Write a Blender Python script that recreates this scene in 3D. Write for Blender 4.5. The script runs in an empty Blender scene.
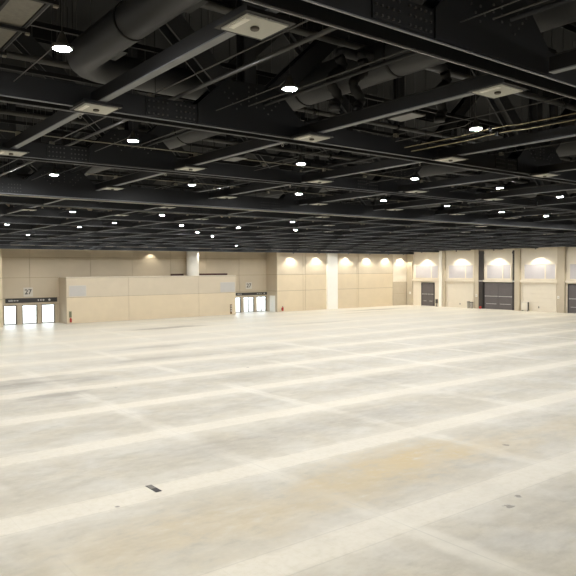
import bpy, math, random
from mathutils import Vector, Matrix

random.seed(7)
SC = bpy.context.scene
COL = SC.collection
PI = math.pi
ORD = ['zeroth', 'first', 'second', 'third', 'fourth', 'fifth', 'sixth', 'seventh', 'eighth', 'ninth', 'tenth', 'eleventh',
       'twelfth', 'thirteenth', 'fourteenth', 'fifteenth', 'sixteenth', 'seventeenth', 'eighteenth', 'nineteenth', 'twentieth']

# ------------------------------------------------------------------ mesh helper
class MB:
    """collects boxes, tubes and discs and links them as ONE mesh object"""
    def __init__(s):
        s.v = []; s.f = []; s.sm = []; s.mi = []; s.cur = 0
    def face(s, idx, smooth=False):
        s.f.append(idx); s.sm.append(smooth); s.mi.append(s.cur)
    def box(s, x0, x1, y0, y1, z0, z1):
        b = len(s.v)
        s.v += [(x, y, z) for x in (x0, x1) for y in (y0, y1) for z in (z0, z1)]
        for q in ((0, 1, 3, 2), (4, 6, 7, 5), (0, 4, 5, 1), (2, 3, 7, 6), (0, 2, 6, 4), (1, 5, 7, 3)):
            s.face([b + i for i in q])
        return s
    def obox(s, c, u, v, w):
        """box with centre c and half axes u, v, w"""
        c, u, v, w = map(Vector, (c, u, v, w)); b = len(s.v)
        s.v += [tuple(c + u * i + v * j + w * k) for i in (-1, 1) for j in (-1, 1) for k in (-1, 1)]
        for q in ((0, 1, 3, 2), (4, 6, 7, 5), (0, 4, 5, 1), (2, 3, 7, 6), (0, 2, 6, 4), (1, 5, 7, 3)):
            s.face([b + i for i in q])
        return s
    def prism(s, pts, y0, y1):
        """outline of (x, z) points extruded along y"""
        n = len(pts); b = len(s.v)
        s.v += [(p[0], y0, p[1]) for p in pts] + [(p[0], y1, p[1]) for p in pts]
        s.face([b + i for i in range(n)]); s.face([b + n + i for i in reversed(range(n))])
        for i in range(n):
            j = (i + 1) % n
            s.face([b + j, b + i, b + n + i, b + n + j])
        return s
    def tube(s, path, r, n=10, caps=True, radii=None):
        P = [Vector(p) for p in path]; m = len(P); b = len(s.v)
        for i, p in enumerate(P):
            t = (P[min(i + 1, m - 1)] - P[max(i - 1, 0)]).normalized()
            up = Vector((0, 0, 1)) if abs(t.z) < .9 else Vector((0, 1, 0))
            a = t.cross(up).normalized(); c = a.cross(t)
            rr = radii[i] if radii else r
            for k in range(n):
                an = 2 * PI * k / n
                s.v.append(tuple(p + a * (rr * math.cos(an)) + c * (rr * math.sin(an))))
        for i in range(m - 1):
            for k in range(n):
                k2 = (k + 1) % n
                s.face([b + i * n + k, b + i * n + k2, b + (i + 1) * n + k2, b + (i + 1) * n + k], n > 5)
        if caps:
            s.face([b + k for k in reversed(range(n))]); s.face([b + (m - 1) * n + k for k in range(n)])
        return s
    def lathe(s, prof, n=20, c=(0, 0, 0)):
        """(radius, z) profile turned about z"""
        b = len(s.v); m = len(prof)
        for r, z in prof:
            for k in range(n):
                an = 2 * PI * k / n
                s.v.append((c[0] + r * math.cos(an), c[1] + r * math.sin(an), c[2] + z))
        for i in range(m - 1):
            for k in range(n):
                k2 = (k + 1) % n
                s.face([b + i * n + k, b + i * n + k2, b + (i + 1) * n + k2, b + (i + 1) * n + k], True)
        s.face([b + k for k in reversed(range(n))]); s.face([b + (m - 1) * n + k for k in range(n)])
        return s
    def mesh(s, name, mat):
        me = bpy.data.meshes.new(name); me.from_pydata(s.v, [], s.f)
        me.polygons.foreach_set('use_smooth', s.sm); 
        for q in (mat if isinstance(mat, tuple) else (mat,)): me.materials.append(q)
        me.polygons.foreach_set('material_index', s.mi); me.update()
        return me
    def build(s, name, mat, parent=None, loc=None):
        return link(name, s.mesh(name, mat), parent, loc)

def link(name, data, parent=None, loc=None):
    o = bpy.data.objects.new(name, data); COL.objects.link(o)
    if parent: o.parent = parent
    if loc: o.location = loc
    return o
def empty(name, loc=(0, 0, 0)):
    return link(name, None, None, loc)
def tag(o, label, cat, group=None, kind=None):
    o['label'] = label; o['category'] = cat
    if group: o['group'] = group
    if kind: o['kind'] = kind
    return o
def struct(o, label=None, cat=None):
    o['kind'] = 'structure'
    if label: o['label'] = label
    if cat: o['category'] = cat
    return o
def copy_tree(o, parent=None):
    c = o.copy(); COL.objects.link(c)
    if parent: c.parent = parent
    for ch in list(o.children): copy_tree(ch, c)
    return c

# ------------------------------------------------------------------ materials
def lin(c):
    return tuple(((v / 255) / 12.92 if v / 255 <= .04045 else ((v / 255 + .055) / 1.055) ** 2.4) for v in c)
def new_mat(name):
    m = bpy.data.materials.new(name); m.use_nodes = True
    return m, m.node_tree.nodes, m.node_tree.links, m.node_tree.nodes['Principled BSDF']
def mat(name, rgb, rough=.6, metal=0, var=.12, scale=1.5, spec=.4):
    """painted surface: colour with slight procedural unevenness"""
    m, N, L, B = new_mat(name)
    c = lin(rgb)
    tc = N.new('ShaderNodeNewGeometry'); nz = N.new('ShaderNodeTexNoise'); nz.inputs['Scale'].default_value = scale
    nz.inputs['Detail'].default_value = 5
    L.new(tc.outputs['Position'], nz.inputs['Vector'])
    mx = N.new('ShaderNodeMix'); mx.data_type = 'RGBA'
    mx.inputs[6].default_value = (*[max(0, v * (1 - var)) for v in c], 1)
    mx.inputs[7].default_value = (*[min(1, v * (1 + var)) for v in c], 1)
    L.new(nz.outputs['Fac'], mx.inputs[0]); L.new(mx.outputs[2], B.inputs['Base Color'])
    B.inputs['Roughness'].default_value = rough; B.inputs['Metallic'].default_value = metal
    B.inputs['Specular IOR Level'].default_value = spec
    return m
def emit_mat(name, rgb, strength):
    m, N, L, B = new_mat(name)
    B.inputs['Base Color'].default_value = (.8, .8, .8, 1)
    B.inputs['Emission Color'].default_value = (*rgb, 1); B.inputs['Emission Strength'].default_value = strength
    return m
M = dict(
    steel=mat('charcoal_steel', (37, 39, 43), .5, var=.2),
    brace=mat('brace_steel', (56, 58, 62), .5, var=.2),
    steel2=mat('black_steel', (22, 23, 26), .6, var=.2),
    deck=mat('black_deck', (20, 21, 23), .8),
    duct=mat('grey_black_duct', (50, 51, 54), .5, var=.2),
    flex=mat('black_flex', (15, 15, 15), .6),
    edge=mat('painted_edge_glint', (132, 135, 140), .4), edge_bright=mat('pale_track_edge', (222, 220, 210), .4),  # edge: highlight of the chord flanges painted as a pale colour
    pale_flange=mat('pale_grey_flange', (112, 115, 121), .5),
    tray=mat('perforated_grey', (112, 108, 100), .5, var=.3, scale=14),
    pipe=mat('dull_grey_pipe', (82, 82, 82), .45),
    conduit=mat('galvanised_conduit', (140, 136, 122), .4),
    conduit_y=mat('tan_conduit', (150, 140, 108), .45),
    plate=mat('cream_plate', (180, 180, 172), .5, var=.05),
    knob=mat('brown_knob', (66, 58, 48), .5),
    white=mat('white_paint', (236, 234, 226), .5, var=.03),
    hook=mat('bright_hook', (170, 170, 166), .35),
    housing=mat('lamp_housing', (84, 84, 83), .4),
    beige=mat('beige_panel', (217, 201, 172), .65, var=.06, scale=.9),
    beige2=mat('beige_panel_upper', (206, 193, 170), .65, var=.06, scale=.9),
    seam=mat('panel_seam', (160, 144, 120), .8),
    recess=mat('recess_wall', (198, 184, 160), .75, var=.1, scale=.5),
    cream=mat('cream_block', (224, 215, 197), .65, var=.05, scale=1.2),
    pilaster=mat('tan_pilaster', (192, 180, 158), .65, var=.06),
    greige=mat('greige_panel', (190, 178, 156), .65, var=.08),
    pillar=mat('white_pillar', (246, 243, 234), .6, var=.03),
    lavender=mat('grey_lavender_panel', (188, 184, 186), .55, var=.05),
    dark_door=mat('charcoal_door', (96, 91, 91), .5, var=.12),
    dark_post=mat('dark_post', (54, 50, 48), .55),
    chrome=mat('silver_bar', (190, 190, 188), .3, .6),
    sign=mat('dark_sign', (62, 60, 58), .5),
    sign_text=mat('pale_lettering', (205, 203, 198), .5, var=.02),
    digit=mat('charcoal_digit', (50, 48, 46), .5),
    plaque=mat('light_grey_plaque', (206, 200, 188), .5, var=.03),
    screen=mat('grey_board', (190, 186, 180), .4, var=.05),
    red=mat('red_paint', (178, 44, 38), .45),
    green=mat('dull_green_panel', (120, 122, 98), .6),
    brown=mat('brown_board', (124, 98, 66), .6),
    maroon=mat('dark_maroon_ledge', (84, 58, 52), .6),
    doorframe=mat('bronze_frame', (78, 73, 66), .5),
    bin=mat('grey_bin', (150, 144, 132), .5),
    bin_dark=mat('dark_bin', (72, 68, 62), .5),
    concrete=mat('pale_pavement', (214, 212, 206), .8),
    drain=mat('floor_box_lid', (112, 106, 94), .45, .3, var=.3, scale=12),
    drain_dark=mat('floor_box_well', (46, 42, 38), .6),
    bulb=emit_mat('lamp_lens', (1, 1, .99), 640),
)
# glass
m, N, L, B = new_mat('door_glass')
N.remove(B); gl = N.new('ShaderNodeBsdfGlossy'); gl.inputs['Roughness'].default_value = .03
tr = N.new('ShaderNodeBsdfTransparent'); tr.inputs[0].default_value = (.93, .96, .96, 1)
fr = N.new('ShaderNodeFresnel'); fr.inputs[0].default_value = 1.45; mx = N.new('ShaderNodeMixShader')
L.new(fr.outputs[0], mx.inputs[0]); L.new(tr.outputs[0], mx.inputs[1]); L.new(gl.outputs[0], mx.inputs[2])
L.new(mx.outputs[0], N['Material Output'].inputs[0]); M['glass'] = m

# ---- polished concrete floor: wide cream strips between grey slabs, saw joints, stains
STRIP0, PITCH = 11.45, 6.03
def floor_material():
    m, N, L, B = new_mat('polished_concrete')
    geo = N.new('ShaderNodeNewGeometry'); sep = N.new('ShaderNodeSeparateXYZ'); L.new(geo.outputs['Position'], sep.inputs[0])
    def math_(op, a, b=None, c=None, clamp=False):
        n = N.new('ShaderNodeMath'); n.operation = op; n.use_clamp = clamp
        for i, v in enumerate((a, b, c)):
            if v is None: continue
            if isinstance(v, (int, float)): n.inputs[i].default_value = v
            else: L.new(v, n.inputs[i])
        return n.outputs[0]
    def noise(scale, detail=5, rough=.55, vec=None, dist=0):
        n = N.new('ShaderNodeTexNoise'); n.inputs['Scale'].default_value = scale; n.inputs['Detail'].default_value = detail
        n.inputs['Roughness'].default_value = rough; n.inputs['Distortion'].default_value = dist
        L.new(vec or geo.outputs['Position'], n.inputs['Vector']); return n.outputs['Fac']
    def ramp(v, a, b, lo=0., hi=1.):
        n = N.new('ShaderNodeMapRange'); n.interpolation_type = 'SMOOTHSTEP'
        n.inputs[1].default_value = a; n.inputs[2].default_value = b; n.inputs[3].default_value = lo; n.inputs[4].default_value = hi
        L.new(v, n.inputs[0]); return n.outputs[0]
    def mix(f, a, b):
        n = N.new('ShaderNodeMix'); n.data_type = 'RGBA'
        if isinstance(f, (int, float)): n.inputs[0].default_value = f
        else: L.new(f, n.inputs[0])
        for i, v in ((6, a), (7, b)):
            if isinstance(v, tuple): n.inputs[i].default_value = (*v, 1)
            else: L.new(v, n.inputs[i])
        return n.outputs[2]
    def mul(a, b): return math_('MULTIPLY', a, b)
    X, Y = sep.outputs[0], sep.outputs[1]
    big, mid, fine = noise(.16, 4), noise(.7, 6, .6), noise(5, 6, .65)
    comb = N.new('ShaderNodeCombineXYZ'); L.new(mul(X, .25), comb.inputs[0]); L.new(Y, comb.inputs[1])
    cb2 = N.new('ShaderNodeCombineXYZ'); L.new(mul(X, .6), cb2.inputs[0]); L.new(Y, cb2.inputs[1]); comb2 = cb2.outputs[0]
    streak = noise(.8, 6, .6, comb.outputs[0])
    mott = noise(2.2, 8, .7, comb2); pat = noise(.33, 5, .6, None, .6)
    base = mix(ramp(pat, .36, .64), lin((178, 169, 147)), lin((192, 187, 173)))
    base = mix(mul(ramp(mid, .38, .72), .55), base, lin((202, 192, 168)))
    base = mix(mul(ramp(streak, .46, .72), .55), base, lin((168, 160, 142)))
    base = mix(mul(ramp(mott, .46, .7), .5), base, lin((160, 151, 130)))
    base = mix(mul(ramp(mott, .5, .3), .22), base, lin((218, 212, 196)))
    base = mix(mul(ramp(fine, .55, .8), .15), base, lin((140, 132, 112)))
    # faint slab-to-slab difference
    # strips running with the back wall
    wob = math_('MULTIPLY_ADD', mid, .5, -.25)
    t = math_('DIVIDE', math_('SUBTRACT', Y, STRIP0), PITCH)
    fr_ = math_('SUBTRACT', math_('FRACT', math_('ADD', t, .5)), .5)
    d = math_('ABSOLUTE', mul(fr_, PITCH))                       # metres from the strip's middle
    band = mul(ramp(math_('ADD', d, math_('ADD', wob, math_('MULTIPLY_ADD', noise(3., 7, .7), .5, -.25))), .42, .8, 1., 0.), ramp(noise(.25, 5, .6), .25, .6, .45, 1.))
    halo = ramp(math_('ADD', d, mul(wob, 6)), .5, 2.0, 1., 0.)
    veil_fade = ramp(Y, 30., 66., 1., .42)  # veiling of the far floor painted in: strip contrast drops with distance
    base = mix(math_('SUBTRACT', 1.2, mul(veil_fade, 1.2), clamp=True), base, lin((218, 212, 197)))  # far brightness put into the colour: slabs lighten towards the back wall
    strip_c = mix(ramp(fine, .4, .7), lin((226, 218, 200)), lin((218, 209, 187)))
    col = mix(mul(halo, .35), base, strip_c)
    col = mix(mul(band, mul(veil_fade, .74)), col, strip_c)
    # thin edge joints of the strips
    e = math_('ABSOLUTE', math_('SUBTRACT', d, .6))
    col = mix(mul(ramp(e, .012, .03, 1., 0.), .22), col, lin((150, 142, 124)))
    # cross seams (bands of paler wash and a saw joint in it)
    tx = math_('DIVIDE', math_('SUBTRACT', X, 12.4), 7.55)
    fx = math_('SUBTRACT', math_('FRACT', math_('ADD', tx, .5)), .5)
    dx = math_('ABSOLUTE', mul(fx, 7.55))
    col = mix(mul(ramp(math_('ADD', dx, mul(wob, 2)), .1, .55, 1., 0.), mul(ramp(big, .35, .6), .45)), col, lin((228, 222, 206)))
    col = mix(mul(ramp(dx, .012, .03, 1., 0.), mul(ramp(big, .4, .6), .22)), col, lin((140, 132, 116)))
    # plank-like cross joints inside the strips
    fx2 = math_('ABSOLUTE', math_('SUBTRACT', math_('FRACT', mul(X, 1 / .93)), .5))
    col = mix(mul(mul(ramp(fx2, .475, .495), band), .1), col, lin((170, 158, 130)))
    # stains: ochre patches and grey scuffs, each with a place of its own
    def blob(cx, cy, rx, ry, nz, a, b):
        q = math_('ADD', math_('POWER', math_('DIVIDE', math_('SUBTRACT', X, cx), rx), 2), math_('POWER', math_('DIVIDE', math_('SUBTRACT', Y, cy), ry), 2))
        q = math_('SQRT', q)
        return ramp(math_('ADD', q, math_('MULTIPLY_ADD', nz, 3.2, -1.6)), a, b, 1., 0.)
    n1 = noise(1.1, 9, .75, comb2); n2 = noise(.8, 9, .72, comb.outputs[0])
    off_strip = math_('SUBTRACT', 1., mul(band, .85))
    for cx, cy, rx, ry, s in ((16.9, 15.1, 3.4, 1.7, .85), (13.9, 14.4, 3., 1.7, .5), (25, 14.3, 3, 1.2, .34), (9.6, 14.2, 3.5, 1.9, .4), (20.5, 14.3, 2.6, 1.5, .45), (6.2, 14.4, 2.2, 1.6, .3)):
        col = mix(mul(mul(blob(cx, cy, rx, ry, n1, .1, 1.25), mul(ramp(mott, .25, .55), s)), off_strip), col, lin((196, 170, 112)))
    for cx, cy, rx, ry, s in ((10.7, 39.0, 3.0, 1.6, .75), (11.4, 34.4, 2.2, 1.2, .7), (14.5, 38.4, 2, 1.2, .5), (22, 44, 5, 1.2, .45), (26, 51, 5, 1.2, .4), (12.6, 41, 2.5, 1.2, .4), (34.5, 66.5, 6, 1.6, .8), (21.5, 20.5, 3, 1.3, .35), (17, 20.6, 3.2, 1.2, .3),
                              (28, 27, 3.4, 1.3, .35), (76, 74.5, 6, 1.0, .9), (70, 71, 7, .8, .6), (52, 61, 6, 1.2, .35), (12.4, 20.4, 2.4, 1.4, .3), (31, 44, 4, 1.4, .3), (22, 33, 3, 1.3, .3)):
        col = mix(mul(mul(blob(cx, cy, rx, ry, n2, .1, 1.25), mul(ramp(mott, .1, .5), s)), off_strip), col, lin((128, 118, 100)))
    for cx, cy, r in ((15.6, 10.3, .16), (16.5, 10.6, .12), (21.0, 14.0, .13), (14.6, 34.5, .1), (24.5, 36, .12), (7.2, 17.0, .08)):
        col = mix(mul(blob(cx, cy, r, r, fine, .6, 1.0), .7), col, lin((96, 88, 74)))
    L.new(col, B.inputs['Base Color'])
    L.new(math_('MULTIPLY_ADD', mid, .14, .33), B.inputs['Roughness'])
    B.inputs['Specular IOR Level'].default_value = .45
    bp = N.new('ShaderNodeBump'); bp.inputs['Strength'].default_value = .03; bp.inputs['Distance'].default_value = .02
    L.new(fine, bp.inputs['Height']); L.new(bp.outputs[0], B.inputs['Normal'])
    return m
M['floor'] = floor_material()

# ------------------------------------------------------------------ the shell
XL, XR, YN, YB, YR, ZT = -14., 90., -14., 80.5, 83.3, 15.6
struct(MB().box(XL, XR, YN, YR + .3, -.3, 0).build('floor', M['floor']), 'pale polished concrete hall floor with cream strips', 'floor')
struct(MB().box(XL - .3, XR + .3, YN - .3, YR + .6, ZT, ZT + .3).build('ceiling', M['deck']), 'black roof deck high above the trusses', 'ceiling')
struct(MB().box(XL - .3, XL, YN - .3, YB, 0, ZT).build('wall_left', M['beige']))
struct(MB().box(XL, XR, YN - .3, YN, 0, ZT).build('wall_near', M['beige']))
struct(MB().box(-30, 130, YR + .3, YR + 40, -.32, -.02).build('floor_outside', M['concrete']), 'pale pavement outside the glass doors', 'pavement')

# block left of the first entrance
wl = struct(MB().box(XL, 20.4, YB + .06, YR + .3, 0, ZT).build('wall_pier', M['seam']), 'beige pier wall beside the left entrance', 'wall')
for z0, z1 in ((0, 3.2), (3.24, 5.7), (5.74, ZT)):
    MB().box(XL, 20.4, YB, YB + .06, z0, z1).build('panel', M['beige'], wl)

# recessed wall behind with the two entrances
doorsL = [(21.22, 22.70), (23.36, 25.15), (25.70, 27.32)]
doorsR = [(54.35, 55.53), (56.01, 57.97), (58.44, 60.31)]
wall_recess = MB()
xs = 20.4
for a, c in doorsL + doorsR:
    wall_recess.box(xs, a, YR, YR + .3, 0, 2.36); xs = c
wall_recess.box(xs, 60.41, YR, YR + .3, 0, 2.36)
wall_recess.box(20.4, 60.41, YR, YR + .3, 2.36, ZT)
wrec = struct(wall_recess.build('wall_recess', M['seam']), 'shaded tan wall set back behind the entrances', 'wall')
for x0, x1 in ((20.42, 24.3), (24.34, 32.0), (32.04, 37.8), (37.84, 43.6), (43.64, 49.4), (49.44, 55.2), (55.24, 60.4)):
    for z0, z1 in ((3.22, 5.7), (5.74, 8.2), (8.24, ZT)):
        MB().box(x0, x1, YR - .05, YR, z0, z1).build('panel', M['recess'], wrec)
for x0, x1 in [(p, q) for p, q in zip([20.42] + [c + .05 for a, c in doorsL + doorsR], [a - .05 for a, c in doorsL + doorsR] + [60.4]) if q > p + .05]:
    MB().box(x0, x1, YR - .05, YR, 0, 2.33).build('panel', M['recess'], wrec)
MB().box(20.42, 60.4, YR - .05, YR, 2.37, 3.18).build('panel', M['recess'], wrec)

def glass_door(n, x0, x1, double, label, transom=True):
    t = struct(empty('door_%d' % n, ((x0 + x1) / 2, YR + .1, 0)), label, 'door')
    w = (x1 - x0) / 2; f = MB()
    f.box(-w, -w + .09, -.05, .05, 0, 2.36); f.box(w - .09, w, -.05, .05, 0, 2.36); f.box(-w + .09, w - .09, -.05, .05, 2.26, 2.36)
    f.box(-w + .09, w - .09, -.05, .05, 0, .09)
    f.build('door_frame', M['doorframe'], t)
    xsplit = [(-w + .09, w - .09)] if not double else [(-w + .09, -.06), (.06, w - .09)]
    if double: MB().box(-.06, .06, -.04, .04, .09, 2.26).build('meeting_stile', M['doorframe'], t)
    for a, c in xsplit:
        MB().box(a, c, -.01, .01, .09, 2.26).build('glass_pane', M['glass'], t)
        MB().tube([(a + .12, -.1, 1.0), (c - .12, -.1, 1.0)], .02, 6).box(a + .12, a + .15, -.1, -.01, .985, 1.015).box(c - .15, c - .12, -.1, -.01, .985, 1.015).build('push_bar', M['chrome'], t)
    return t
for n, ((a, c), lb) in enumerate(zip(doorsL, ('glass door beside the beige pier, below the number plaque', 'middle glass door below the number plaque, left entrance', 'glass door beside the long low partition, left entrance'))):
    glass_door(n + 1, a, c, False, lb)
for n, ((a, c), lb) in enumerate(zip(doorsR, ('glass door half hidden by the partition end', 'double glass door in the middle of the second entrance', 'double glass door beside the white side panel'))):
    glass_door(n + 4, a, c, n > 0, lb)

# low partition block between the entrances
pt = struct(MB().box(27.9, 52.75, YB + .05, YR - .06, 0, 5.66).build('wall_partition', M['seam']), 'long low beige partition block between the two entrances', 'partition')
cols = (27.9, 36.05, 46.57, 52.75)
for i in range(3):
    a, c = cols[i] + (.02 if i else 0), cols[i + 1] - (.02 if i < 2 else 0)
    MB().box(a, c, YB, YB + .05, 0, 3.2).build('panel', M['beige'], pt)
    MB().box(a, c, YB, YB + .05, 3.24, 5.62).build('panel', M['beige2'], pt)
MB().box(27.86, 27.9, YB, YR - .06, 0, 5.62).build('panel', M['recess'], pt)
MB().box(27.85, 52.8, YB - .03, YR - .06, 5.66, 5.74).build('coping', M['cream'], pt)
struct(MB().lathe([(.88, 0), (.88, ZT)], 32, (46.6, 82.2, 0)).build('column', M['pillar']), 'round white column rising behind the partition', 'column')
for n, (a, c) in enumerate(((43.6, 45.6), (47.9, 53.0))):
    struct(MB().box(a, c, YR - .2, YR - .05, 5.62, 6.02).build('trim_%d' % (n + 1), M['maroon']),
           ('short dark maroon ledge beside the round column, over the partition', 'longer dark maroon ledge past the round column, over the partition')[n], 'ledge')

# main back wall to the corner

wb = struct(MB().box(60.4, XR, YB + .05, YR + .3, 0, ZT).build('wall_back', M['seam']), 'tall beige panelled back wall running to the corner', 'wall')
for z0, z1 in ((0, 3.2), (3.25, 5.72), (5.77, ZT)):
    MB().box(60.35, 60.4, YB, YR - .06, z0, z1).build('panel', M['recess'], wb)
colx = (60.4, 65.5, 66.0, 70.5, 77.3, 77.65, 86.1)
for i in range(len(colx) - 1):
    a, c = colx[i] + (.03 if i else 0), colx[i + 1] - .03
    for z0, z1 in ((0, 3.2), (3.25, 5.72), (5.77, ZT)):
        MB().box(a, c, YB, YB + .05, z0, z1).build('panel', M['beige'] if z0 < 5 else M['beige2'], wb)
MB().box(86.13, XR, YB, YB + .05, 4.2, ZT).build('panel', M['cream'], wb)
for z0, z1 in ((0, 2.1), (2.13, 4.17)):
    MB().box(86.13, XR, YB - .02, YB + .05, z0, z1).build('panel', M['greige'], wb)
MB().box(60.31, 60.35, YB + .5, YB + 1.9, 0, 2.5).build('side_panel', M['white'], wb)
struct(MB().box(70.4, 72.6, YB - .35, YB, 0, ZT).build('wall_pillar', M['pillar']), 'broad white pillar standing against the back wall', 'pillar')

# right wall of bays
wrt = struct(MB().box(XR, XR + .3, YN, YB + .05, 0, ZT).build('wall_right', M['cream']), 'cream wall of loading bays', 'wall')
def pil(n, y0, y1, d, m, label):
    struct(MB().box(XR - d, XR, y0, y1, 0, ZT).build('trim_%d' % n, m), label, 'pilaster')
pil(3, 79.2, 80.4, .35, M['pilaster'], 'tan pilaster in the corner of the hall')
pil(4, 71.84, 72.4, .4, M['pilaster'], 'tan pilaster between the small dark door and the wide beige door')
pil(5, 72.4, 72.95, .55, M['pillar'], 'slim white upright beside the small dark door')
pil(6, 64.95, 65.75, .45, M['pilaster'], 'tan pilaster beside the tall black post')
pil(7, 57.5, 58.35, .45, M['pilaster'], 'tan pilaster between the wide dark doors and the cream cabinet')
pil(8, 50.2, 51.3, .45, M['pilaster'], 'tan pilaster beside the cut off dark door')
pil(9, 41.6, 42.7, .45, M['pilaster'], 'tan pilaster outside the view')
for n, (a, c, lb) in enumerate(((64.2, 64.95, 'tall black post with bracket left of the wide dark doors'), (58.35, 58.75, 'slim tall black post right of the wide dark doors'))):
    t = struct(empty('trim_%d' % (n + 10), (XR, (a + c) / 2, 0)), lb, 'post')
    w = (c - a) / 2
    MB().box(-.35, 0, -w, w, 0, 9.3).build('post', M['dark_post'], t)
    MB().box(-.42, 0, -w - .06, w + .06, 8.8, 9.1).build('bracket', M['dark_post'], t)
    MB().box(-.38, -.35, -w, w, 4.4, 4.6).build('clamp', M['chrome'], t)
bays = [(72.95, 79.2, 74.98, 'small dark door'), (65.75, 71.84, 67.76, 'first wide beige door'), (58.75, 64.2, 60.68, 'wide dark doors'), (51.3, 57.5, 53.43, 'second wide beige door'), (42.7, 50.2, 46.4, 'cut off dark door')]
for n, (a, c, mull, nm) in enumerate(bays):
    t = struct(empty('window_%d' % (n + 1), (XR, (a + c) / 2, 4.85)), 'pale lavender grey clerestory panels above the ' + nm, 'clerestory panel')
    y0, y1 = a + .55, c - .65
    cy = (a + c) / 2
    f = MB(); f.box(-.1, 0, y0 - cy - .15, y0 - cy, 0, 2.3); f.box(-.1, 0, y1 - cy, y1 - cy + .15, 0, 2.3)
    f.box(-.1, 0, y0 - cy, y1 - cy, 2.2, 2.32); f.box(-.1, 0, y0 - cy, y1 - cy, -.04, .08)
    f.box(-.1, 0, mull - cy - .1, mull - cy + .1, .08, 2.2)
    f.build('window_frame', M['cream'], t)
    for p0, p1 in ((y0, mull - .1), (mull + .1, y1)):
        MB().box(-.06, 0, p0 - cy, p1 - cy, .08, 2.2).build('window_panel', M['lavender'], t)
    struct(MB().box(XR - .3, XR, a, c, 4.36, 4.66).build('trim_%d' % (n + 12), M['cream']), 'cream ledge over the ' + nm, 'ledge')
# doors of the bays
def bay_door(n, y0, y1, h, m, label, dark, leaves=2):
    cy = (y0 + y1) / 2; w = (y1 - y0) / 2
    t = struct(empty('door_%d' % n, (XR, cy, 0)), label, 'door')
    fm = M['dark_post'] if dark else M['cream']
    MB().box(-.14, 0, -w, -w + .12, 0, h).box(-.14, 0, w - .12, w, 0, h).box(-.14, 0, -w + .12, w - .12, h - .12, h).build('door_frame', fm, t)
    lw = (2 * w - .24) / leaves
    for k in range(leaves):
        a = -w + .12 + k * lw + .015; c = a + lw - .03
        lf = MB().box(-.07, 0, a, c, .02, h - .14)
        if not dark:
            lf = MB()
            for z in range(6):
                lf.box(-.07, 0, a, c, .02 + z * (h - .16) / 6, .02 + (z + 1) * (h - .16) / 6 - .03)
        lf = lf.build('door_leaf', m, t)
        if dark:
            MB().box(-.13, -.07, a + .12, c - .12, 2.02, 2.12).box(-.16, -.07, a + .1, a + .22, 1.98, 2.16).box(-.16, -.07, c - .22, c - .1, 1.98, 2.16).build('push_bar', M['chrome'], lf)
            MB().box(-.11, -.07, a + .3, c - .3, .82, .9).build('kick_bar', M['chrome'], lf)
        else:
            MB().box(-.12, -.07, (a + c) / 2 - .06, (a + c) / 2 + .06, .5, .75).build('handle', M['dark_post'], lf)
    return t
bay_door(7, 74.3, 77.2, 4.1, M['dark_door'], 'small charcoal double door nearest the corner of the hall', True)
bay_door(8, 66.1, 71.6, 4.15, M['cream'], 'wide beige overhead door between the small and the wide dark doors', False, 1)
bay_door(9, 58.8, 64.15, 4.3, M['dark_door'], 'wide charcoal double doors between two tall black posts', True)
bay_door(10, 51.6, 57.3, 4.15, M['cream'], 'wide beige overhead door behind the cream cabinet', False, 1)
bay_door(11, 44.5, 49.85, 4.2, M['dark_door'], 'charcoal double doors cut by the picture edge', True)

# ------------------------------------------------------------------ things along the walls
def text(name, s, size, m, parent, loc, rot=(PI / 2, 0, 0)):
    cu = bpy.data.curves.new(name, 'FONT'); cu.body = s; cu.size = size; cu.extrude = .01; cu.align_x = 'CENTER'; cu.align_y = 'CENTER'
    cu.offset = .012
    tmp = link(name + '_outline', cu)
    me = bpy.data.meshes.new_from_object(tmp.evaluated_get(bpy.context.evaluated_depsgraph_get()))
    bpy.data.objects.remove(tmp); bpy.data.curves.remove(cu)
    me.name = name; me.materials.clear(); me.materials.append(m)
    o = link(name, me, parent, loc); o.rotation_euler = rot; return o
for x, y, w, h, z, lb in ((24.08, YR - .056, .56, .56, 3.94, 'square pale plaque reading 27 over the three-door entrance'), (56.95, YR - .056, .56, .5, 4.08, 'pale plaque reading 27 over the double glass doors')):
    t = tag(empty('number_plaque', (x, y, z)), lb, 'sign', 'entrance number plaques')
    MB().box(-w, w, -.03, 0, -h, h).build('plate', M['plaque'], t)
    text('digits', '27', .85, M['digit'], t, (0, -.035, 0))
for x0, x1, z0, z1, lb, marks in ((21.4, 27.6, 2.65, 3.19, 'dark sign band with pale lettering beside the pier entrance', ((.35, .9, .16), (.98, 1.05, .1), (1.13, 1.28, .08), (1.36, 1.46, .1), (1.9 + 1.9, 3.95, .12), (4.12, 4.25, .12), (4.4, 4.58, .14), (5.05, 5.4, .17))),
                                  (53.8, 60.35, 2.62, 3.03, 'dark sign band over the double glass doors', ((1.0, 1.5, .1), (1.6, 1.75, .1), (4.6, 4.8, .1), (4.95, 5.15, .1), (5.35, 5.5, .1), (5.9, 6.15, .14)))):
    t = tag(empty('overhead_sign', (x0, YR - .05, (z0 + z1) / 2)), lb, 'sign', 'dark sign bands over the entrances')
    h = (z1 - z0) / 2
    MB().box(0, x1 - x0, -.09, 0, -h, h).build('board', M['sign'], t)
    for a, c, hh in marks:
        b = MB()
        if c - a > .3 and a < 3:                                   # a word: small strokes
            k = a
            while k < c - .05:
                b.box(k, k + .07, -.105, -.09, -hh * .6, hh * random.choice((.55, .6, .9))); k += .11
        else:
            b.tube([((a + c) / 2, -.105, 0), ((a + c) / 2, -.09, 0)], hh * .8, 12)
        b.build('lettering' if c - a > .3 and a < 3 else 'icon', M['sign_text'], t)
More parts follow.
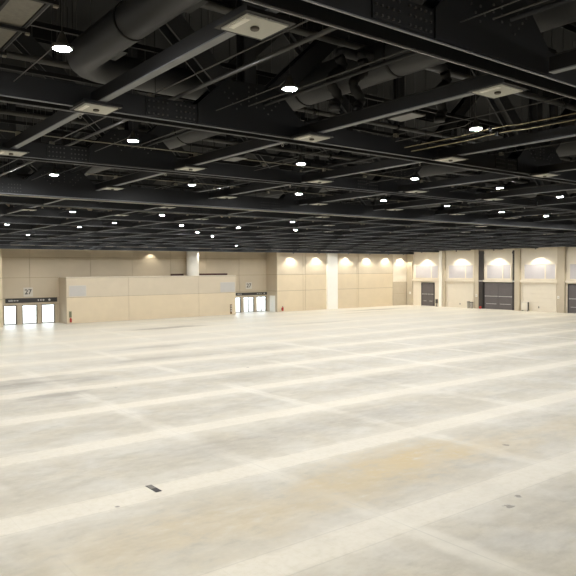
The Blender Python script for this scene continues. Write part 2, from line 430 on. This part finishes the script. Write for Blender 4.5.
for x0, x1, z0, z1, lb in ((28.15, 30.35, 3.33, 4.7, 'grey board on the partition beside the pier entrance'), (50.1, 52.6, 3.3, 4.75, 'grey board on the partition end beside the second entrance')):
    t = tag(empty('wall_board', ((x0 + x1) / 2, YB, (z0 + z1) / 2)), lb, 'board', 'grey boards at both ends of the partition')
    w, h = (x1 - x0) / 2, (z1 - z0) / 2
    MB().box(-w, w, -.05, 0, -h, h).build('panel', M['screen'], t)
    MB().box(-w, w, -.07, -.05, -h, -h + .05).box(-w, w, -.07, -.05, h - .05, h).box(-w, -w + .05, -.07, -.05, -h + .05, h - .05).box(w - .05, w, -.07, -.05, -h + .05, h - .05).build('frame', M['plaque'], t)
for x, lb, k in ((28.3, 'green notice strip with red extinguisher below, on the left partition end', 0), (51.9, 'brown notice strip on the partition near the second entrance', 1), (61.28, 'red fire extinguisher on the back wall beside the second entrance', 2)):
    if k < 2:
        t = tag(empty('notice_strip', (x, YB, 0)), lb, 'notice')
        MB().box(-.15, .15, -.06, 0, .75 if k == 0 else .1, 1.5).build('strip', M['green'] if k == 0 else M['brown'], t)
        if k == 0:
            MB().lathe([(.1, .15), (.13, .2), (.13, .58), (.05, .68), (.04, .74)], 14, (0, -.16, 0)).build('extinguisher', M['red'], t)
        else:
            for z in (.45, .8, 1.15): MB().box(-.1, .1, -.075, -.06, z, z + .2).build('card', M['screen'], t)
    else:
        t = tag(empty('fire_extinguisher', (x, YB - .16, 0)), lb, 'fire extinguisher')
        MB().lathe([(.1, .15), (.14, .2), (.14, .62), (.05, .74)], 16).build('cylinder', M['red'], t)
        MB().lathe([(.05, .74), (.06, .82), (.02, .86)], 10).build('valve', M['dark_post'], t)
        MB().tube([(.03, 0, .8), (.17, 0, .72), (.18, 0, .4)], .018, 6).build('hose', M['dark_post'], t)
        MB().box(-.12, .12, .1, .16, .25, .55).build('bracket', M['dark_post'], t)

# cream cabinet on casters, bins, hydrant by the bays
t = tag(empty('storage_cabinet', (XR - .75, 56.25, 0)), 'cream cabinet with a dark side standing by the beige door', 'cabinet')
MB().box(-.16, .16, -.45, .62, .12, 1.38).build('body', M['plaque'], t)
MB().box(-.16, .16, -.5, -.45, .12, 1.36).build('side_panel', M['bin_dark'], t)
MB().box(-.18, -.16, -.3, .5, .2, 1.3).build('door', M['cream'], t)
for sx in (-.12, .12):
    for sy in (-.38, .5): MB().tube([(sx, sy - .03, .06), (sx, sy + .03, .06)], .06, 12).box(sx - .03, sx + .03, sy - .03, sy + .03, .06, .12).build('caster', M['dark_post'], t)
for y, h, lb in ((66.55, 1.12, 'grey waste bin beside the tan pilaster, next to the beige door'), (65.95, 1.06, 'grey waste bin touching the tan pilaster by the black post')):
    x = XR - .85
    t = tag(empty('waste_bin', (x, y, 0)), lb, 'bin', 'waste bins by the pilaster')
    b = MB(); b.lathe([(.2, 0), (.22, .05), (.26, h - .12)], 18); b.build('body', M['bin'], t)
    MB().lathe([(.27, h - .12), (.28, h - .06), (.2, h)], 18).build('lid', M['bin_dark'], t)
t = tag(empty('floor_stand', (XR - .4, 73.55, 0)), 'dark stanchion beside the slim white upright and small dark door', 'stand')
MB().lathe([(.2, 0), (.2, .05), (.06, .1), (.06, 1.0)], 14).build('post', M['bin_dark'], t)
MB().box(-.1, .1, -.18, .18, .55, 1.25).build('panel', M['bin_dark'], t)
t = tag(empty('fire_hydrant_box', (XR - .52, 64.5, 0)), 'small red box at the foot of the tall black post', 'box')
MB().box(-.11, .11, -.14, .14, 0, .4).build('body', M['red'], t); MB().box(-.12, -.11, -.1, .1, .05, .35).build('door', M['red'], t)
for y, z, lb in ((51.1, 2.25, 'small white control box on the tan pilaster by the cut off door'), (65.3, 2.1, 'small white control box on the pilaster by the black post'), (79.6, 2.2, 'small white control box on the corner pilaster')):
    t = tag(empty('control_box', (XR - .45 if y < 70 else XR - .35, y, z)), lb, 'switch box', 'control boxes on the pilasters')
    MB().box(-.08, 0, -.16, .16, -.2, .2).build('body', M['white'], t); MB().box(-.1, -.08, -.04, .04, -.06, .06).build('switch', M['dark_post'], t)

# floor box near the viewer
t = tag(empty('floor_box', (8.66, 17.76, 0)), 'small dark floor box lid set in the cream strip', 'floor box')
MB().box(-.1, .1, -.36, .36, 0, .006).build('frame', M['drain_dark'], t)
MB().box(-.085, .085, -.02, .34, .006, .014).build('lid', M['drain'], t)
MB().box(-.085, .085, -.34, -.03, .006, .012).build('cover', M['drain_dark'], t)

# ------------------------------------------------------------------ the roof: trusses
def vis(x, y, m=4):            # is the point within what the photograph could see
    return .25 * y - m < x < 1.85 * y + m
TY = [5.87, 12.02, 18.0, 24.25] + [30.4 + 6.1 * i for i in range(9)]      # truss lines
def zb(i): return {3: 9.22, 11: 9.35, 12: 9.12}.get(i, 9.5)                                    # underside of the bottom chord
ZTOP = 15.2
def chord_mb(x0, x1, z, h=.4, w=.2):
    b = MB()
    b.box(x0, x1, -w, -w + .035, z, z + h); b.box(x0, x1, w - .035, w, z, z + h); b.box(x0, x1, -w + .035, w - .035, z + h * .5, z + h * .5 + .03)
    return b
def bolts(b, x0, x1, z0, z1, nx, nz, y, skip=None):
    for i in range(nx):
        if skip and i == skip: continue
        for k in range(nz):
            x = x0 + (x1 - x0) * i / (nx - 1); z = z0 + (z1 - z0) * k / max(1, nz - 1)
            b.box(x - .014, x + .014, y - .022, y, z - .014, z + .014)
def gusset_mb(z, near):
    b = MB(); pts = [(-1.35, z + .02), (1.35, z + .02), (1.35, z + .42), (.72, z + 1.0), (.3, z + 1.05), (-.3, z + 1.05), (-.72, z + 1.0), (-1.35, z + .42)]
    for y in (-.235, .2): b.prism(pts, y, y + .035)
    return b
def gusset_bolts(z, b):
    b.cur = 1
    for s in (-1, 1):
        for i in range(4):
            for k in (-1, 1):
                x = s * (.36 + i * .1) + k * .055; zz = z + .5 + i * .1 - s * k * .055
                b.box(x - .014, x + .014, -.255, -.235, zz - .014, zz + .014)
    bolts(b, -.1, .1, z + .55, z + .95, 2, 5, -.235)
    return b
def splice_mb(z):
    b = MB(); b.box(-.55, .55, -.225, -.2, z + .03, z + .37); b.box(-.55, .55, .2, .225, z + .03, z + .37)
    b.box(-.55, .55, -.15, .15, z + .16, z + .2)
    return b
def splice_bolts(z, b):
    b.cur = 1; bolts(b, -.5, .5, z + .08, z + .32, 11, 3, -.225, 5)
    for i in range(11):
        if i == 5: continue
        x = -.5 + i * .1
        for y in (-.1, .1): b.box(x - .014, x + .014, y - .014, y + .014, z + .138, z + .16)
    return b
cache = {}
def shared(key, fn, m):
    if key not in cache: cache[key] = fn().mesh(key[0], m)
    return cache[key]
NODE0, NPER = 8.2, 11.4
for i, y in enumerate(TY):
    z = zb(i)
    t = tag(empty('roof_truss', (0, y, 0)), '%s black steel roof truss counted from the viewer towards the back wall' % ORD[i + 1] if i != 3 else 'fourth roof truss, with the lowest and brightest bottom chord', 'roof truss', 'roof trusses')
    xe = XR - .02
    chord_mb(XL, xe, z, .55 if i == 3 else .4, .24 if i == 3 else .2).build('bottom_chord', M['steel'], t)
    w = .24 if i == 3 else .2
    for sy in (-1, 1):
        MB().box(XL, xe, sy * w - (.03 if i == 3 and sy == 1 else .013), sy * w + .013, z - (.035 if i == 3 else .018), z).build('edge_glint_strip', M['edge_bright' if i == 3 and sy == 1 else 'edge'], t)  # added pale strips draw the bright highlight lines along the flange edges
    chord_mb(XL, xe, ZTOP - .4).build('top_chord', M['steel2'], t)
    k = -3
    while True:
        xn = NODE0 + NPER * k; k += 1
        if xn > XR + 4: break
        if not vis(xn, y, 14): continue
        zc = z + .35
        hgt = ZTOP - .2 - zc
        for s in (-1, 1):
            if not (XL < xn + s * NPER / 2 < XR): continue
            def brace():
                b = MB(); L_ = Vector((s * NPER / 2, 0, hgt)); d = L_.normalized(); nrm = Vector((-d.z, 0, d.x))
                c0 = d * .45; c1 = L_ - d * .2; c = (c0 + c1) / 2; hl = (c1 - c0).length / 2
                for sy in (-.17, .17): b.obox(c + Vector((0, sy, 0)), d * hl, Vector((0, .02, 0)), nrm * .2)
                b.obox(c, d * hl, Vector((0, .15, 0)), nrm * .02)
                return b
            link('brace', shared(('brace', s, z), brace, M['brace']), t, (xn, 0, zc))
        if xn < XR:
            link('post', shared(('post', z), lambda: MB().box(-.15, .15, -.165, -.13, .1, hgt).box(-.15, .15, .13, .165, .1, hgt).box(-.02, .02, -.13, .13, .1, hgt), M['brace']), t, (xn, 0, zc))
            g = link('gusset_plate', shared(('gusset_plate', z, y < 33), lambda: gusset_bolts(z, gusset_mb(z, True)) if y < 33 else gusset_mb(z, True), (M['steel'], M['pipe']) if y < 33 else M['steel']), t, (xn, 0, 0))
        if vis(xn - 1.95, y, 3) and y < 33 and xn < XR:
            sp = link('splice_plate', shared(('splice_plate', z), lambda: splice_bolts(z, splice_mb(z)), (M['steel'], M['pipe'])), t, (xn - 1.95, 0, 0))

# ------------------------------------------------------------------ rails between the trusses (pale undersides)
RX = [4.62 + 4.9 * i for i in range(18)]
def span_mesh(L_):
    return MB().box(-.06, .06, 0, L_, .02, .24)
def flange_mesh(L_):
    return MB().box(-.07, .07, 0, L_, 0, .02)
for i, x in enumerate(RX):
    t = tag(empty('ceiling_rail', (x, 0, 9.52)), '%s dark ceiling rail with pale underside, counted from the elbow duct' % ORD[i + 1], 'rail', 'ceiling rails')
    ys = [-.5] + TY + [YB - .1]
    for j in range(len(ys) - 1):
        a = ys[j] + (.3 if j else 0); c = ys[j + 1] - (.3 if j < len(ys) - 2 else 0)
        ym = (a + c) / 2
        if not (vis(x, ym, 7) or vis(x, a, 4) or vis(x, c, 4)): continue
        key = round(c - a, 2)
        s = link('rail_span', shared(('rail_span', key), lambda: span_mesh(c - a), M['steel2']), t, (0, a, 0))
        link('flange', shared(('flange', key), lambda: flange_mesh(c - a), M['pale_flange']), s)
        if ym < 30:
            for yy in (a + .12,):
                h = MB()
                pts = [(.0 + .03 * math.cos(q), 0, -.055 + .03 * math.sin(q)) for q in [2 * PI * w / 10 for w in range(11)]]
                h.tube(pts, .009, 5); h.tube([(0, 0, 0), (0, 0, -.03)], .012, 5)
                hk = link('hook', shared(('hook',), lambda: h, M['hook']), s, (0, yy - a, 0))

# square cream plates under the rails
plates = [(0, 6.58), (0, 11.63), (0, 17.2), (1, 6.53), (1, 11.36), (1, 16.85), (1, 22.53), (1, 32.6), (2, 11.36), (2, 16.8), (2, 22.6), (3, 11.51), (3, 16.85), (4, 16.8), (4, 22.5), (5, 22.5), (3, 22.6), (2, 27.8), (4, 28.0), (6, 22.4), (5, 33.0), (7, 28.0), (3, 33.0), (6, 38.6), (8, 33.0), (4, 38.8), (2, 33.0)]
def plate_proto():
    t = empty('ceiling_plate')
    MB().box(-.36, .36, -.36, .36, .02, .07).build('frame', M['steel2'], t)
    MB().box(-.3, .3, -.28, .28, 0, .02).build('plate', M['plate'], t)
    MB().lathe([(.05, -.03), (.055, -.02), (.055, 0)], 12).build('knob', M['knob'], t)
    MB().box(-.27, -.2, -.2, .16, -.012, 0).build('white_strip', M['white'], t)  # thin white strip near one edge of the plate
    return t
pp = None
for r, y in plates:
    t = plate_proto() if pp is None else copy_tree(pp)
    pp = pp or t
    ti = min(range(len(TY)), key=lambda k: abs(TY[k] - y))
    t.location = (RX[r], y, 9.44)
    tag(t, 'square cream plate with brown knob under the %s rail by the %s truss' % (ORD[r + 1], ORD[ti + 1]), 'ceiling plate', 'square ceiling plates')
for x, y, lb in ((9.62, 8.86, 'dull grey junction plate on the second rail before the second truss'), (9.56, 14.96, 'dull grey junction plate on the second rail past the second truss')):
    t = tag(empty('junction_plate', (x + .25, y, 9.5)), lb, 'junction plate', 'dull junction plates')
    MB().box(-.2, .2, -.32, .32, 0, .03).build('plate', M['pipe'], t); MB().box(-.1, .1, -.12, .12, .03, .1).build('box', M['steel2'], t)

# ------------------------------------------------------------------ high bay lamps
def lamp_proto():
    t = empty('high_bay_lamp')
    h = MB().lathe([(.14, .0), (.145, .02), (.14, .05), (.08, .08), (.05, .18), (.02, .24)], 24)
    h.build('housing', M['housing'], t)
    MB().lathe([(.115, -.01), (.12, 0)], 20).build('lens', M['bulb'], t)
    MB().tube([(0, 0, .24), (0, 0, 6.0)], .007, 5).build('hanger', M['pipe'], t)
    MB().tube([(.0, .06, .2), (.0, .3, .12), (0, 2.4, .1)], .009, 6).build('conduit', M['pipe'], t)
    return t
lp = None; lamps = []
NEAR = ((6.98, 8.91), (12.28, 8.98), (6.74, 14.69), (7.05, 21.36), (12.15, 15.), (17.36, 15.19), (11.9, 20.99), (22., 14.98), (26.96, 15.34), (16.87, 20.97), (21.61, 20.77), (26.11, 20.78), (34.12, 22.67), (36.1, 21.4)) + tuple((a, b) for a, b in ((12.2, 34.1), (17, 33.4), (26.4, 33.5), (43.8, 35.9), (17.2, 40.5), (22, 40.3), (26.5, 40), (31.9, 40.1), (12.7, 48), (17.6, 47.6), (27.1, 47), (17.9, 55.3), (32.9, 54.4), (33.9, 62.7), (38.5, 63.0)))
SEEN = ((12.2, 34.1), (17, 33.4), (26.4, 33.5), (43.8, 35.9), (17.2, 40.5), (22, 40.3), (26.5, 40), (31.9, 40.1), (12.7, 48), (17.6, 47.6), (27.1, 47),
        (17.9, 55.3), (32.9, 54.4), (33.9, 62.7), (38.5, 63), (46, 73), (46.4, 67))
for j in range(-2, 12):
    for i in range(-3, 17):
        x, y = 7.05 + 4.88 * i, 9.1 + 6.1 * j
        if j == 0 and i == -1: x, y = 3.18, 9.2
        if not vis(x, y, 11) or (j == 0 and i == 2): continue
        if y > 77: continue
        t = lamp_proto() if lp is None else copy_tree(lp)
        lp = lp or t
        for vx, vy in NEAR:
            if abs(vx - x) < 1.7 and abs(vy - y) < 1.8: x, y = vx, vy
        z = 9.6 if y < 28 else 9.86
        for vx, vy in SEEN:
            if abs(vx - x) < 1.6 and abs(vy - y) < 3: z = 9.6
        t.location = (x, y, z)
        ta = sum(1 for v in TY if v < y); ra = sum(1 for v in RX if v < x)
        lr = ('between the %s and %s rails' % (ORD[ra], ORD[ra + 1])) if 0 < ra < len(RX) else ('before the first rail' if ra == 0 else 'past the last rail')
        lt = ('%s truss gap' % ORD[ta]) if ta > 0 else 'before the first truss'
        if x < 4: lr = 'before the first rail'
        off = '' if x > -3 and y > 2 else ''
        tag(t, 'round high bay lamp %s%s, %s' % ('glowing ' if x < 0 else '', lr, lt), 'lamp', 'high bay lamps')
        if j < 0: t['label'] = 'round high bay lamp %s, %s' % (lr, 'just behind the viewer' if j == -2 else 'over the viewer')
        lamps.append(t)

# ------------------------------------------------------------------ ducts, tray, pipes
def arc(c, r, a0, a1, n, z):
    return [(c[0] + r * math.cos(a0 + (a1 - a0) * k / n), c[1] + r * math.sin(a0 + (a1 - a0) * k / n), z) for k in range(n + 1)]
# big elbow duct by the first rail
t = tag(empty('round_duct', (5.05, 0, 10.95)), 'large round black duct with an elbow beside the first rail', 'duct')
path = [(0, 0 + k * 1.45, 0) for k in range(0, 9)] + [(x - 5.05, y, 0) for x, y, _ in arc((5.75, 13.2), .7, PI, PI / 2, 8, 0)] + [(1.2 + k * 1.5, 13.9, 0) for k in range(0, 3)]
MB().tube(path, .34, 24).build('duct', M['duct'], t)
for yy in (2, 5, 8, 11):
    MB().tube([(0, yy - .04, 0), (0, yy + .04, 0)], .355, 24).build('seam_band', M['steel2'], t)
for yy in (9.2, 12.2):
    MB().box(.2, .33, yy - .3, yy + .3, -.26, -.12).build('grille', M['steel2'], t)
for yy in (3, 9.5):
    MB().tube([(-.1, yy, .3), (-.1, yy, 4.6)], .012, 5).build('hanger', M['pipe'], t)
for k, x in enumerate([10.3, 22.4, 33.8, 45.2, 56.6, 68.0]):
    t = tag(empty('round_duct', (x, 0, 10.95)), 'straight round black duct running to the back wall, %s of six' % ORD[k + 1], 'duct', 'straight round ducts')
    y0 = max(2, (x - 6) / 1.85 - 6); y1 = min(79.5, x / .25 + 4)
    MB().tube([(0, y0 + (y1 - y0) * q / 8, 0) for q in range(9)], .42, 20).build('duct', M['duct'], t)
    yy = y0 + 1.5
    while yy < min(y1, 40):
        MB().tube([(0, yy - .04, 0), (0, yy + .04, 0)], .435, 20).build('seam_band', M['steel2'], t)
        MB().tube([(.3, yy + .5, .4), (.3, yy + .5, 4.6)], .012, 5).build('hanger', M['pipe'], t)
        yy += 3.0
# flexible drops from the second duct
for k, (x, y, dx) in enumerate(((9.1, 10.0, .8), (9.6, 9.85, .35), (11.7, 9.4, -1.05))):
    t = tag(empty('flexible_duct', (x, y, 9.9)), 'curved black flexible duct hanging between first and second trusses, %s from the elbow duct' % ORD[k + 1], 'flexible duct', 'flexible duct drops')
    P = [(.14 * math.sin(q * .9) - .05 * q / 10, .04 * q / 3, .95 - q * .095) for q in [w * .5 for w in range(21)]]
    MB().tube(P, .1, 12, True, [.1 + (.012 if w % 2 else -.004) for w in range(21)]).build('hose', M['flex'], t)
    MB().tube([P[-1], (P[-1][0], P[-1][1], P[-1][2] - .12)], .12, 12).build('collar', M['steel2'], t)
    MB().tube([P[0], (P[0][0], P[0][1], 1.02), (P[0][0] + dx * .15, P[0][1], 1.06), (P[0][0] + dx, P[0][1], 1.06)], .105, 12).build('spigot', M['duct'], t)
# flat tray at the near corner
t = tag(empty('cable_tray', (2.8, 0, 10.2)), 'flat grey perforated tray on trapeze bars before the first rail', 'tray')
MB().box(-.21, .21, 2, 16, .05, .1).build('tray', M['tray'], t)
for sx in (-.24, .24): MB().box(sx - .02, sx + .02, 2, 16, .03, .17).build('side_rail', M['steel2'], t)
MB().tube([(.285, 2, .08), (.285, 16, .08)], .025, 8).build('pipe', M['pipe'], t)
for k in range(10):
    yy = 2.6 + 1.32 * k
    b = MB().box(-.33, .33, yy - .035, yy + .035, -.02, .03)
    for sx in (-.31, .32): b.tube([(sx, yy, .0), (sx, yy, 5.1)], .01, 5)
    b.build('trapeze', M['steel2'], t)
    MB().box(.27, .33, yy - .03, yy + .03, -.05, -.02).build('nut', M['conduit'], t)
# pipes along the trusses
for k, (y, z, r, x0, x1, mm, lb) in enumerate((
        (11.3, 11.75, .085, -2, 24, 'pipe', 'thick grey pipe running just before the second truss'),
        (9.6, 12.1, .06, -2, 24, 'steel2', 'thin black pipe high before the second truss'),
        (16.6, 11.7, .08, 0, 34, 'pipe', 'thick grey pipe running just before the third truss'),
        (22.6, 11.7, .08, 2, 44, 'pipe', 'thick grey pipe running just before the fourth truss'),
        (28.0, 11.6, .08, 4, 54, 'pipe', 'thick grey pipe before the fifth truss'),
        (3.8, 11.7, .08, -2, 12, 'pipe', 'thick grey pipe before the first truss'))):
    t = tag(empty('sprinkler_pipe', (0, y, z)), lb, 'pipe', 'pipes along the trusses')
    MB().tube([(x0, 0, 0), (x1, 0, 0)], r, 10).build('pipe', M[mm], t)
    for q in range(int((x1 - x0) / 4)):
        xx = x0 + 2 + 4 * q
        MB().tube([(xx, 0, r), (xx, 0, ZT - z - .02)], .01, 5).build('hanger', M['steel2'], t)
        MB().tube([(xx - .05, 0, 0), (xx + .05, 0, 0)], r + .025, 10).build('coupling', M['steel2'], t)
# tan conduits of the third rail bay
for k, (x, z, mm) in enumerate(((12.75, 9.62, 'conduit_y'), (13.0, 9.55, 'conduit_y'))):
    t = tag(empty('bent_conduit', (x, 0, z)), ('thin tan bent conduit beside the third rail, upper one', 'thin tan bent conduit beside the third rail, lower one')[k], 'conduit', 'tan bent conduits')
    MB().tube([(0, 5.0, .0), (0, 8.2, 0), (.12, 8.6, .06), (.12, 9.3, .06), (0, 9.7, 0), (0, 11.5, 0)], .011, 6).build('conduit', M[mm], t)
    for yy in (6.0, 9.0, 11): MB().box(-.04 + (.12 if yy == 9 else 0), .04 + (.12 if yy == 9 else 0), yy - .04, yy + .04, -.0, .1).build('clip', M['steel2'], t)
# conduits along the rails, resting on the chords
for k in range(17):
    for off, zz in ((1.5, 9.98), (3.5, 10.06)):
        x = RX[k] + off + random.uniform(-.25, .25)
        y0 = max(3, (x - 3) / 1.85 - 4); y1 = min(79, x / .25 + 2)
        t = tag(empty('conduit_run', (x, 0, zz)), 'thin conduit on the trusses past the %s rail, %s one' % (ORD[k + 1], 'first' if off < 2 else 'second'), 'conduit', 'conduits along the rails')
        MB().tube([(0, y0, 0), (0, y1, 0)], .014, 6).build('conduit', M['pipe'], t)
        for yv in TY:
            if y0 < yv < y1 and yv < 40:
                MB().box(-.06, .06, yv - .05, yv + .05, -.06, .03).build('clip', M['conduit'], t)
for k, (x, z, r, mm) in enumerate(((8.55, 10.15, .04, 'steel'), (10.85, 10.22, .05, 'pipe'), (11.3, 10.1, .03, 'pipe'), (11.75, 10.3, .06, 'steel'), (6.6, 10.1, .04, 'pipe'), (15.6, 10.2, .05, 'steel'), (16.4, 10.1, .035, 'pipe'))):
    t = tag(empty('service_pipe', (x, 0, z)), 'straight %s service pipe crossing over the trusses, %s along from the elbow duct' % ('grey' if mm == 'pipe' else 'black', ORD[(2, 3, 4, 5, 1, 6, 7)[k]]), 'pipe', 'service pipes over the trusses')
    MB().tube([(0, 2.5, 0), (0, 42, 0)], r, 8).build('pipe', M[mm], t)
    for yv in TY[:6]:
        MB().tube([(0, yv + 1.2, r), (0, yv + 1.2, ZT - z - .02)], .009, 5).build('hanger', M['steel2'], t)
        MB().tube([(0, yv + 1.15, 0), (0, yv + 1.25, 0)], r + .02, 8).build('clamp', M['conduit'], t)
# cross strut channels and boxes hung in the truss gaps
for i in range(12):
    y = (TY[i] + TY[i + 1]) / 2
    for q, (dy, zz) in enumerate(((-1.2, 11.5), (1.95, 11.45))):
        if i == 0: continue
        t = tag(empty('strut_channel', (0, y + dy, zz)), 'dark strut channel across the %s truss gap, %s of two' % (ORD[i + 1], ('nearer', 'farther')[q]), 'strut', 'strut channels')
        x0 = max(-3, .25 * y - 5); x1 = min(89.5, 1.85 * y + 5)
        MB().box(x0, x1, -.04, .04, 0, .1).build('channel', M['steel2'], t)
        xx = x0 + 1.2
        while xx < x1:
            MB().tube([(xx, 0, .1), (xx, 0, ZT - zz - .02)], .01, 5).build('rod', M['pipe'], t)
            xx += 6.3
for i in range(1, 12):
    for q in range(2):
        y = TY[i] + (1.3, 4.4)[q] + random.uniform(-.4, .4); z = 9.86
        x0 = max(-3, .25 * y - 3) + random.uniform(0, 6); x1 = min(89, 1.85 * y + 3) - random.uniform(0, 8)
        t = tag(empty('cross_conduit', (0, y, z)), 'thin conduit across the %s truss gap over the rails, %s of two' % (ORD[i + 1], ('nearer', 'farther')[q]), 'conduit', 'cross conduits')
        MB().tube([(x0, 0, 0), (x1, 0, 0)], .014, 6).build('conduit', M['conduit'], t)
        for xr in RX:
            if x0 < xr < x1: MB().box(xr - .05, xr + .05, -.04, .04, -.1, .02).build('clip', M['conduit'], t)
for k, (x, y, z, lb) in enumerate(((11.9, 7.6, 10.4, 'dark box unit over the tan conduits before the second truss'), (12.7, 14.4, 10.3, 'dark box unit just past the second truss'), (6.6, 20.6, 10.3, 'dark box unit past the third truss by the first rail'), (17.0, 20.4, 10.3, 'dark box unit past the third truss by the third rail'), (20.8, 14.6, 10.3, 'dark box unit past the second truss by the fourth rail'))):
    t = tag(empty('fan_unit', (x, y, z)), lb, 'fan unit', 'dark fan units')
    MB().box(-.6, .6, -.4, .4, 0, .5).build('casing', M['steel2'], t)
    MB().box(-.62, -.6, -.32, .32, .06, .44).build('grille', M['duct'], t)
    MB().box(-.3, .3, -.45, -.4, .1, .4).build('access_panel', M['duct'], t)
    b = MB()
    for sx in (-.5, .5):
        for sy in (-.35, .35): b.tube([(sx, sy, .5), (sx, sy, ZT - z - .02)], .01, 5)
    b.build('hanger', M['pipe'], t)

# ------------------------------------------------------------------ wall washers
def washer(x, y, dx, dy, lb, power, z=9.25, ang=112):
    t = tag(empty('wall_washer', (x, y, z)), lb, 'wall light', 'wall washer lamps')
    MB().lathe([(.1, 0), (.1, .22), (.06, .28)], 16).build('housing', M['housing'], t)
    MB().tube([(0, 0, .28), (0, 0, ZT - z - .02)], .008, 5).build('hanger', M['pipe'], t)
    ld = bpy.data.lights.new('wall_washer_light', 'SPOT'); ld.energy = power; ld.spot_size = math.radians(ang); ld.spot_blend = .22
    ld.color = (1, .93, .8); ld.shadow_soft_size = .09
    lo = link('spot', ld, t, (0, 0, -.03)); lo.rotation_euler = (0, 0, 0)
for k, x in enumerate((62.95, 68.2, 74.6, 79.6, 84.2, 88.0)):
    washer(x, YB - .8, 0, 1, '%s wall washer lamp along the back wall' % ORD[k + 1], 470, 9.0, 112)
for k, y in enumerate((76.0, 68.6, 61.4, 54.2, 46.4)):
    washer(XR - 1.4, y, 1, 0, 'wall washer lamp above the ' + bays[k][3], 720, 9.3, 106)
washer(40.5, YR - .7, 0, 1, 'wall washer lamp over the long partition', 120)
washer(47.6, YB + .9, 0, 1, 'wall washer lamp beside the round column', 160)

# ------------------------------------------------------------------ world, camera, view
w = bpy.data.worlds.new('World'); SC.world = w; w.use_nodes = True
bg = w.node_tree.nodes['Background']; bg.inputs[0].default_value = (.92, .96, 1, 1); bg.inputs[1].default_value = 3.6

F, YAW, PITCH_, ROLL, H = 654.126, .910793, .0279356, -.00610472, 6.5
cr, sr = math.cos(ROLL), math.sin(ROLL)
def w2c(X, Y, Z):
    r = X * math.sin(YAW) - Y * math.cos(YAW); fw = X * math.cos(YAW) + Y * math.sin(YAW)
    z = fw * math.cos(PITCH_) - Z * math.sin(PITCH_); y = -Z * math.cos(PITCH_) - fw * math.sin(PITCH_)
    return (cr * r - sr * y, sr * r + cr * y, z)
R = Matrix([w2c(1, 0, 0), w2c(0, 1, 0), w2c(0, 0, 1)]).transposed()      # rows: right, down, forward
cam = bpy.data.cameras.new('camera'); cam.sensor_width = 36; cam.lens = F / 576 * 36; cam.clip_start = .05; cam.clip_end = 500
co = link('camera', cam)
rt, dn, fwd = R[0], R[1], R[2]
mw = Matrix(((rt[0], -dn[0], -fwd[0], 0), (rt[1], -dn[1], -fwd[1], 0), (rt[2], -dn[2], -fwd[2], H), (0, 0, 0, 1)))
co.matrix_world = mw
SC.camera = co
vs = SC.view_settings
SC.display_settings.display_device = 'sRGB'
vs.view_transform = 'Standard'; vs.look = 'None'; vs.gamma = 1; vs.use_curve_mapping = False
vs.exposure = .53
SC.cycles.max_bounces = 10; SC.cycles.diffuse_bounces = 6
